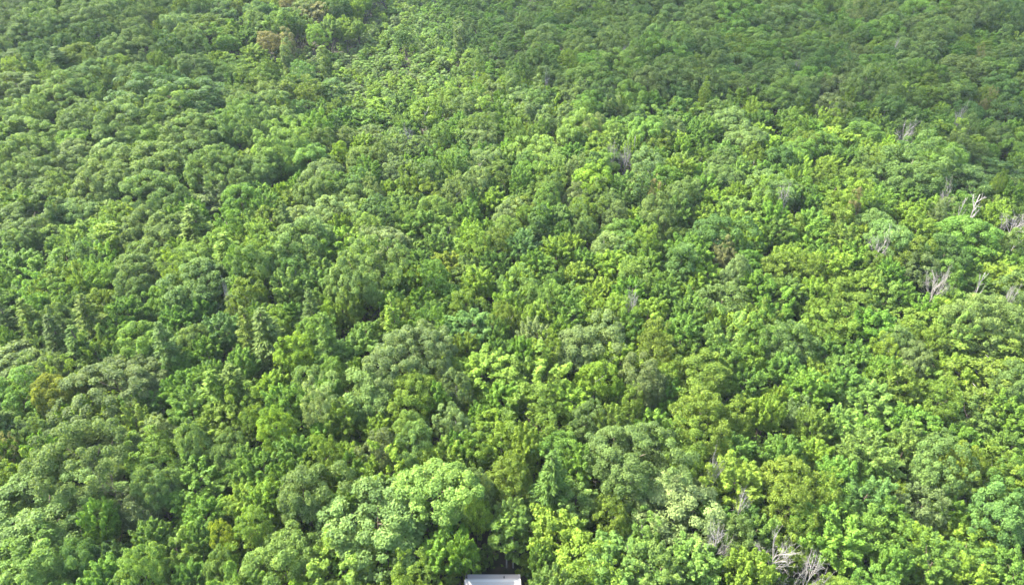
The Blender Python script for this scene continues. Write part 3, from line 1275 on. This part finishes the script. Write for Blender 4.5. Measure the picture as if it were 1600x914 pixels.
uy = 30 + 180 * rng.uniform(0, 1, nu)
ux = rng.uniform(-1, 1, nu) * (60 + 0.92 * uy)
lump = 0.5 + 0.5 * np.sin(ux / 2.3 + 1.9 * np.sin(uy / 3.1)) * np.sin(uy / 2.7 + 1.7 * np.sin(ux / 3.7))
ok = (lump > 0.22) & (uy < 165 + 40 * rng.uniform(-1, 1, nu))
for (a, b, r, up) in ((752, 848, 1.8, 0.0), (735, 792, 1.6, 0.0), (836, 892, 1.6, 0.0), (785, 884, 3.2, 0.0), (770, 905, 6.5, 1.0)):
    hx, hy, _ = hit(a, b, up)
    ok &= (ux - hx) ** 2 + (uy - hy) ** 2 > r * r
sx_, sy_, _ = project(ux, uy, ground(ux, uy) + 4.0)
ok &= np.array([not inside(STAND, *q) for q in zip(sx_, sy_)])
ux, uy, lump = ux[ok], uy[ok], lump[ok]
nu = len(ux)
up_ = np.stack([ux, uy, ground(ux, uy) + 2.0 + 9.0 * lump * rng.uniform(0.15, 1, nu) ** 0.5], 1)
pos = np.concatenate([pos, up_])
tints = np.concatenate([tints, np.array([TINT['m'], TINT['d'], TINT['v'], TINT['o'], TINT['m']])[(np.floor(np.sin(np.floor(ux / 5) * 12.9 + np.floor(uy / 5) * 78.2) * 9999) % 5).astype(int)]])
n = len(pos)
V, F = leaf_quads(pos, unit(rng.normal(size=(n, 3)) * 0.5 + [0, 0, 0.8]), rng.uniform(.24, .55, n), rng.uniform(.16, .32, n), rng)
o = link('undergrowth', new_mesh('undergrowth', V, F, None, [LEAF_MASS], rng.uniform(0, 1, n), tints))
o['kind'] = 'stuff'

# ------------------------------------------------------------------ the small building whose roof shows at the bottom edge
hx, hy, _ = hit(770, 905.5, 4.6)
gz = float(ground(hx, hy))
SHINGLE = plain('pale shingles', (0.37, 0.35, 0.325), 0.9, 0.16, 14.0)
TRIM = plain('white metal', (0.40, 0.38, 0.35), 0.7)
SIDING = plain('grey siding', (0.40, 0.38, 0.35), 0.8, 0.2, 2.0)
GLASS = plain('window glass', (0.03, 0.04, 0.05), 0.1)
PIPE = plain('dark pipe', (0.05, 0.05, 0.05), 0.6)
WHITE = plain('white paint', (0.75, 0.75, 0.73), 0.6)
CUBE = np.array([(-1, -1, -1), (1, -1, -1), (1, 1, -1), (-1, 1, -1), (-1, -1, 1), (1, -1, 1), (1, 1, 1), (-1, 1, 1)], float) / 2
CF = np.array([(3, 2, 1, 0), (4, 5, 6, 7), (0, 1, 5, 4), (1, 2, 6, 5), (2, 3, 7, 6), (3, 0, 4, 7)])


def boxes(name, m, parent, *bs):
    V, F = [], []
    for i, (c, s, tilt) in enumerate(bs):
        v = CUBE * s
        ca, sa = math.cos(tilt), math.sin(tilt)
        v = np.stack([v[:, 0], v[:, 1] * ca - v[:, 2] * sa, v[:, 1] * sa + v[:, 2] * ca], 1) + c
        V.append(v), F.append(CF + 8 * i)
    me = new_mesh(name, np.concatenate(V), np.concatenate(F), None, [m])
    return link(name, me, parent)


house = bpy.data.objects.new('cabin', None)
COL.objects.link(house)
house.location = (hx, hy, gz)
house['label'] = 'small cabin with a pale grey shingle roof at the bottom edge among trees'
house['category'] = 'cabin'
LEN, TILT, RZ = 7.9, R(28), 4.6
near, far = 4.2, 1.3
boxes('wall', SIDING, house, ((0, (far - near) * 0.36, (RZ - 1.6) / 2 - 0.3), (LEN - 0.6, (far + near) * 0.66, RZ - 1.6), 0))
roof = boxes('roof', SHINGLE, house,
             ((0, -near / 2 * math.cos(TILT), RZ - near / 2 * math.sin(TILT)), (LEN, near, 0.12), TILT),
             ((0, far / 2 * math.cos(TILT) + 0.05, RZ - far / 2 * math.sin(TILT)), (LEN, far, 0.115), -TILT))
boxes('ridge_cap', TRIM, roof, ((0, -0.10, RZ + 0.0), (LEN - 0.05, 0.30, 0.05), TILT), ((0, 0.12, RZ + 0.0), (LEN - 0.05, 0.30, 0.05), -TILT))
for sx in (-1, 1):
    boxes('edge_trim', TRIM, roof, ((sx * (LEN / 2 + 0.035), -near / 2 * math.cos(TILT), RZ - near / 2 * math.sin(TILT)), (0.06, near, 0.2), TILT))
T = Tubes()
T.add([(1.6, 0.35, RZ - 0.6), (1.6, 0.35, RZ + 0.05), (1.6, 0.35, RZ + 0.32)], [0.09, 0.09, 0.09], 8)
link('vent_pipe', T.mesh('vent pipe', PIPE), roof)
yw = (far - near) * 0.36 - (far + near) * 0.33
d_ = boxes('door', WHITE, house, ((-1.2, yw - 0.03, 1.0), (0.9, 0.05, 2.0), 0))
boxes('handle', PIPE, d_, ((-0.85, yw - 0.07, 1.0), (0.06, 0.05, 0.12), 0))
w_ = boxes('window', WHITE, house, ((1.5, yw - 0.03, 1.6), (1.2, 0.05, 1.0), 0))
boxes('pane', GLASS, w_, ((1.5, yw - 0.065, 1.6), (1.0, 0.02, 0.8), 0))

# the tree with two pale bare stems standing behind the ridge
tx, ty, tdep = hit(797, 884, 0.4)
rng = np.random.default_rng(21)
root = bpy.data.objects.new('twin_stem_tree', None)
COL.objects.link(root)
root.location = (tx, ty, float(ground(tx, ty)))
root['label'] = 'layered mid green tree on two thin pale trunks right behind the cabin roof'
root['category'] = 'broadleaf tree'
for dx in (-0.55, 0.45):
    T = Tubes()
    T.add([(dx, 0, -0.4), (dx + .05, 0.1, 4), (dx * 0.8, 0.2, 8.5), (dx * 0.5, 0.3, 11.5)], [0.12, 0.10, 0.07, 0.03], 7)
    link('trunk', T.mesh('pale stem', PALE_BARK), root)
dat = clumped(rng, 2.3, 3.7, 9.2, 40, (0.5, 1.0), 42, 0.32, amp=0.35, zmin=-0.8, k=6, flat=0.5)
cr = link('crown', crown_mesh('twin stem crown', dat, LEAF, rng), root)
cr.color = (0.085, 0.148, 0.024, 1)
TWIN = dict(root=root, crown=cr, k='B', c='b', short='two-stemmed tree behind the roof', label=root['label'], d=5.0, x=tx, y=ty, h=13, listed=True)

# ------------------------------------------------------------------ which trees the view shows (rays through the frame)
NX, NY = 400, 228
zbuf = np.full(NX * NY, 1e9, np.float32)
zid = np.full(NX * NY, -1, np.int32)
cen = {}
for k in PROTO:
    for v, pr in enumerate(PROTO[k]):
        me = pr[0]
        V = np.zeros(len(me.vertices) * 3, np.float32)
        me.vertices.foreach_get('co', V)
        V = V.reshape(-1, 3)
        cen[(k, v)] = V.reshape(-1, 4, 3).mean(1)[::2] if k != 'D' else V
for i, p in enumerate(plan):
    q = cen[(p['pk'], p['v'])]
    ca, sa = math.cos(p['rot']), math.sin(p['rot'])
    x = (q[:, 0] * ca - q[:, 1] * sa) * p['sxy'] + p['x']
    y = (q[:, 0] * sa + q[:, 1] * ca) * p['sxy'] + p['y']
    z = q[:, 2] * p['sz'] + float(ground(p['x'], p['y']))
    px, py, dep = project(x, y, z)
    cx_, cyy = (px * NX / 1600).astype(int), (py * NY / 914).astype(int)
    okk = (cx_ >= 0) & (cx_ < NX) & (cyy >= 0) & (cyy < NY) & (dep > 5)
    if not okk.any():
        continue
    cell, dep = cyy[okk] * NX + cx_[okk], dep[okk].astype(np.float32)
    order = np.argsort(-dep)
    cell, dep = cell[order], dep[order]
    w = dep < zbuf[cell]
    cell, dep = cell[w], dep[w]
    zbuf[cell] = dep            # later (nearer) writes win
    zid[cell] = i
got = zid >= 0
ci = np.nonzero(got)[0]
cnt = np.bincount(zid[got], minlength=len(plan))
sxx = np.bincount(zid[got], weights=(ci % NX + 0.5) * 1600 / NX, minlength=len(plan))
syy = np.bincount(zid[got], weights=(ci // NX + 0.5) * 914 / NY, minlength=len(plan))
for i, p in enumerate(plan):
    p['seen'] = int(cnt[i])
    if cnt[i]:
        p['sx'], p['sy'] = sxx[i] / cnt[i], syy[i] / cnt[i]
    else:
        p['sx'], p['sy'], _ = project(p['x'], p['y'], float(ground(p['x'], p['y'])) + 0.7 * p['h'])

# ------------------------------------------------------------------ what no frame shows, and what is past 300 of a kind, becomes the massed forest
CAP = 296
mass, alone = [], []
for k in KIND:
    mine = sorted((p for p in plan if p['k'] == k), key=lambda p: (-(p['short'] is not None), -p['seen']))
    shown = [p for p in mine if p['seen'] >= (2 if not p['short'] else 1)]
    alone += shown[:CAP]
    ids = {id(p) for p in shown[:CAP]}
    mass += [p for p in mine if id(p) not in ids]
for p in alone:
    plant(p)
arr = {}


def thinned(k, v, step, grow, rng):
    key = (k, v, step)
    if key not in arr:
        me = PROTO[k][v][0]
        V = np.zeros(len(me.vertices) * 3, np.float32)
        me.vertices.foreach_get('co', V)
        V = V.reshape(-1, 4, 3)
        pickd = rng.permutation(len(V))[:len(V) // step]
        V = V[pickd]
        c = V.mean(1, keepdims=True)
        arr[key] = c + (V - c) * grow
    return arr[key]


def massed(name, trees, step, grow):
    Vs, Ts = [], []
    rng = np.random.default_rng(8)
    for p in trees:
        if p['k'] == 'D':
            continue
        q = thinned(p['pk'], p['v'], step, grow, rng)
        ca, sa = math.cos(p['rot']), math.sin(p['rot'])
        x = (q[..., 0] * ca - q[..., 1] * sa) * p['sxy'] + p['x']
        y = (q[..., 0] * sa + q[..., 1] * ca) * p['sxy'] + p['y']
        z = q[..., 2] * p['sz'] + float(ground(p['x'], p['y']))
        Vs.append(np.stack([x, y, z], -1))
        Ts.append(np.tile(p['tint'], (len(q), 1)))
    if not Vs:
        return
    V = np.concatenate(Vs).reshape(-1, 3)
    n = len(V) // 4
    o = link(name, new_mesh(name, V, np.arange(4 * n).reshape(n, 4), None, [LEAF_MASS], rng.uniform(0, 1, n), np.concatenate(Ts)))
    o['kind'] = 'stuff'
    return o


massed('sapling_thicket', [p for p in mass if p['k'] == 'S' and p['seen']], 1, 1.0)
massed('distant_forest', [p for p in mass if p['k'] != 'S' and p['seen']], 2, 1.4)
massed('surrounding_forest', [p for p in mass if not p['seen']], 4, 1.9)
print('TREES', {k: sum(1 for p in alone if p['k'] == k) for k in KIND}, 'mass', len(mass), 'seen mass', sum(1 for p in mass if p['seen']))

# ------------------------------------------------------------------ labels that single each tree out
CABIN = dict(short='cabin roof', sx=770, sy=905, seen=99)
TWIN['sx'], TWIN['sy'], TWIN['seen'] = 797, 825, 60
marks = [p for p in alone if p['short']] + [CABIN, TWIN]
NOUN = {'O': 'oak', 'M': 'maple', 'B': 'fine-leaved tree', 'C': 'narrow tree', 'P': 'pine', 'S': 'sapling', 'D': 'bare tree'}
SIZES = {'O': (8.6, 11.0), 'M': (6.2, 8.0), 'B': (6.0, 8.0), 'C': (4.4, 5.4), 'P': (6, 8), 'S': (3.5, 4.2), 'D': (4, 7)}
DIRS = ['right of', 'behind and right of', 'behind', 'behind and left of', 'left of', 'in front and left of', 'in front of', 'in front and right of']
ORD = ['nearest', 'second nearest', 'third nearest', 'fourth nearest', 'fifth nearest', 'sixth nearest', 'seventh nearest', 'eighth nearest', 'ninth nearest']
rest = [p for p in alone if not p['short']]
for p in rest:
    a, b = SIZES[p['k']]
    size = 'small' if p['d'] < a else 'large' if p['d'] > b else 'mid-sized'
    col = WORD.get(p['c'], 'grey') if p['k'] != 'D' else {'w': 'white', 'b': 'brownish'}.get(p['c'], 'grey')
    p['desc'] = f"{size} {col} {NOUN[p['k']]}"
near_marks = {}
for p in rest:
    opts = []
    for m in marks:
        dx, dy = p['sx'] - m['sx'], (m['sy'] - p['sy']) * 1.35
        opts.append((math.hypot(dx, dy), int(round(math.degrees(math.atan2(dy, dx)) / 45.0)) % 8, m['short']))
    opts.sort()
    p['opts'] = opts
table = {}
for p in rest:
    for dist, di, sh in p['opts']:
        table.setdefault((p['desc'], di, sh), []).append((dist, id(p)))
rank = {}
for key, v in table.items():
    for i, (dist, pid) in enumerate(sorted(v)):
        rank[(key, pid)] = i
hist = {}
used = set()
for p in rest:
    best = min(((rank[((p['desc'], di, sh), id(p))] * 70 + dist, di, sh) for dist, di, sh in p['opts'][:40]
                if len((p['desc'] + ' ' + ORD[min(rank[((p['desc'], di, sh), id(p))], 8)] + ' ' + DIRS[di] + ' the ' + sh).split()) <= 16 and (p['desc'], di, sh, rank[((p['desc'], di, sh), id(p))]) not in used))
    di, sh = best[1], best[2]
    r = rank[((p['desc'], di, sh), id(p))]
    used.add((p['desc'], di, sh, r))
    hist[r] = hist.get(r, 0) + 1
    p['label'] = f"{p['desc']}, {ORD[min(r, 8)]} {DIRS[di]} the {sh}"
print('RANKS', hist)
names = {}
for p in alone:
    r = p['root']
    r['label'], r['category'], r['group'] = p['label'], CATEGORY[p['k']], GROUP[p['k']] if not (p['k'] == 'S' and p['listed']) else 'young trees around the cabin'

# ------------------------------------------------------------------ a thin cloud, far above the picture, that shades the upper right slope; a second is added to darken the upper left
SHADE = [(640, -160), (664, 6), (738, 52), (778, 100), (806, 132), (860, 128), (905, 150), (1000, 158), (1110, 168), (1210, 160), (1300, 188), (1400, 196), (1520, 250),
         (1620, 318), (2100, 520), (2300, -160)]
SHADE2 = [(-700, 150), (-60, 112), (80, 122), (200, 150), (330, 150), (430, 128), (400, 78), (335, 62), (305, 15), (240, -160), (-700, -160)]
ALT = 420.0
sd = np.array(SUN_DIR)


def cloud(name, poly, m):
    pts = []
    for a, b in poly:
        x, y, _ = hit(a, max(b, -120), 13.0)
        z = float(ground(x, y)) + 13.0
        t = (ALT - z) / sd[2]
        pts.append((x + sd[0] * t, y + sd[1] * t))
    pts = np.array(pts)
    lo, hi = pts.min(0) - 10, pts.max(0) + 10
    st = 7.0
    gx = np.arange(lo[0], hi[0], st)
    gy = np.arange(lo[1], hi[1], st)
    poly2 = [tuple(q) for q in pts]
    idx, V, F = {}, [], []
    rng = np.random.default_rng(2)
    wob = lambda x, y: 7 * np.sin(x / 13 + 2 * np.sin(y / 17)) + 4 * np.sin(y / 7.3 + x / 9.1)
    cell = [[inside(poly2, x + st / 2 + wob(y, x) * 0.5, y + st / 2 + wob(x, y) * 0.5) for x in gx] for y in gy]

    def vert(i, j, top):
        if (i, j, top) not in idx:
            x, y = gx[0] + i * st, gy[0] + j * st
            n_in = sum(1 for a in (-1, 0) for b in (-1, 0) if 0 <= j + a < len(gy) and 0 <= i + b < len(gx) and cell[j + a][i + b])
            edge = n_in < 4
            if edge:
                top = 2
                if (i, j, 2) in idx:
                    return idx[(i, j, 2)]
            puff = 16 + 9 * math.sin(x / 19) * math.sin(y / 23) + 5 * math.sin(x / 7 + y / 11)
            z = ALT + (0 if edge else puff if top == 1 else -4 - 2 * math.sin(x / 15 + y / 12))
            idx[(i, j, top)] = len(V)
            V.append((x, y, z))
        return idx[(i, j, top)]
    for j in range(len(gy)):
        for i in range(len(gx)):
            if cell[j][i]:
                F.append([vert(i, j, 1), vert(i + 1, j, 1), vert(i + 1, j + 1, 1), vert(i, j + 1, 1)])
                F.append([vert(i, j + 1, 0), vert(i + 1, j + 1, 0), vert(i + 1, j, 0), vert(i, j, 0)])
    o = link(name, new_mesh(name, np.array(V), np.array(F), None, [m], smooth=True))
    o['kind'] = 'stuff'


def cloud_material(name, lo, hi):
    c_ = bpy.data.materials.new(name)
    c_.use_nodes = True
    n_ = c_.node_tree
    n_.nodes.remove(n_.nodes['Principled BSDF'])
    df = n_.nodes.new('ShaderNodeBsdfTranslucent')
    df.inputs['Color'].default_value = (0.9, 0.9, 0.92, 1)
    tp = n_.nodes.new('ShaderNodeBsdfTransparent')
    mx = n_.nodes.new('ShaderNodeMixShader')
    tex = n_.nodes.new('ShaderNodeTexNoise')
    tco = n_.nodes.new('ShaderNodeTexCoord')
    n_.links.new(tco.outputs['Object'], tex.inputs['Vector'])
    tex.inputs['Scale'].default_value, tex.inputs['Detail'].default_value = 0.03, 3.0
    mr = n_.nodes.new('ShaderNodeMapRange')
    mr.inputs['From Min'].default_value, mr.inputs['From Max'].default_value = 0.3, 0.7
    mr.inputs['To Min'].default_value, mr.inputs['To Max'].default_value = lo, hi
    n_.links.new(tex.outputs['Fac'], mr.inputs['Value'])
    n_.links.new(mr.outputs[0], mx.inputs[0])
    n_.links.new(tp.outputs[0], mx.inputs[1])
    n_.links.new(df.outputs[0], mx.inputs[2])
    n_.links.new(mx.outputs[0], n_.nodes['Material Output'].inputs['Surface'])
    return c_


cloud('cloud', SHADE, cloud_material('thin cloud', 0.36, 0.62))
cloud('cloud', SHADE2, cloud_material('added shade cloud', 0.20, 0.42))  # added unseen cloud, darkens the upper left where the land turns from the sun

# ------------------------------------------------------------------ the air
HAZE = bpy.data.materials.new('haze')
HAZE.use_nodes = True
n_ = HAZE.node_tree
n_.nodes.remove(n_.nodes['Principled BSDF'])
pv = n_.nodes.new('ShaderNodeVolumePrincipled')
pv.inputs['Color'].default_value = (0.72, 0.86, 1.0, 1)
pv.inputs['Density'].default_value = 0.00005
n_.links.new(pv.outputs[0], n_.nodes['Material Output'].inputs['Volume'])
USE_HAZE = True
if USE_HAZE:
    zlo = float(ZZ.min()) - 1.0
    zhi = float(max(ZZ.max() + 1.0, CAM_H + 6.0))
    v = CUBE * (6100, 4500, zhi - zlo) + (0, 1790, (zhi + zlo) / 2)
    o = link('haze', new_mesh('haze', v, CF, None, [HAZE]))
    o['kind'] = 'stuff'
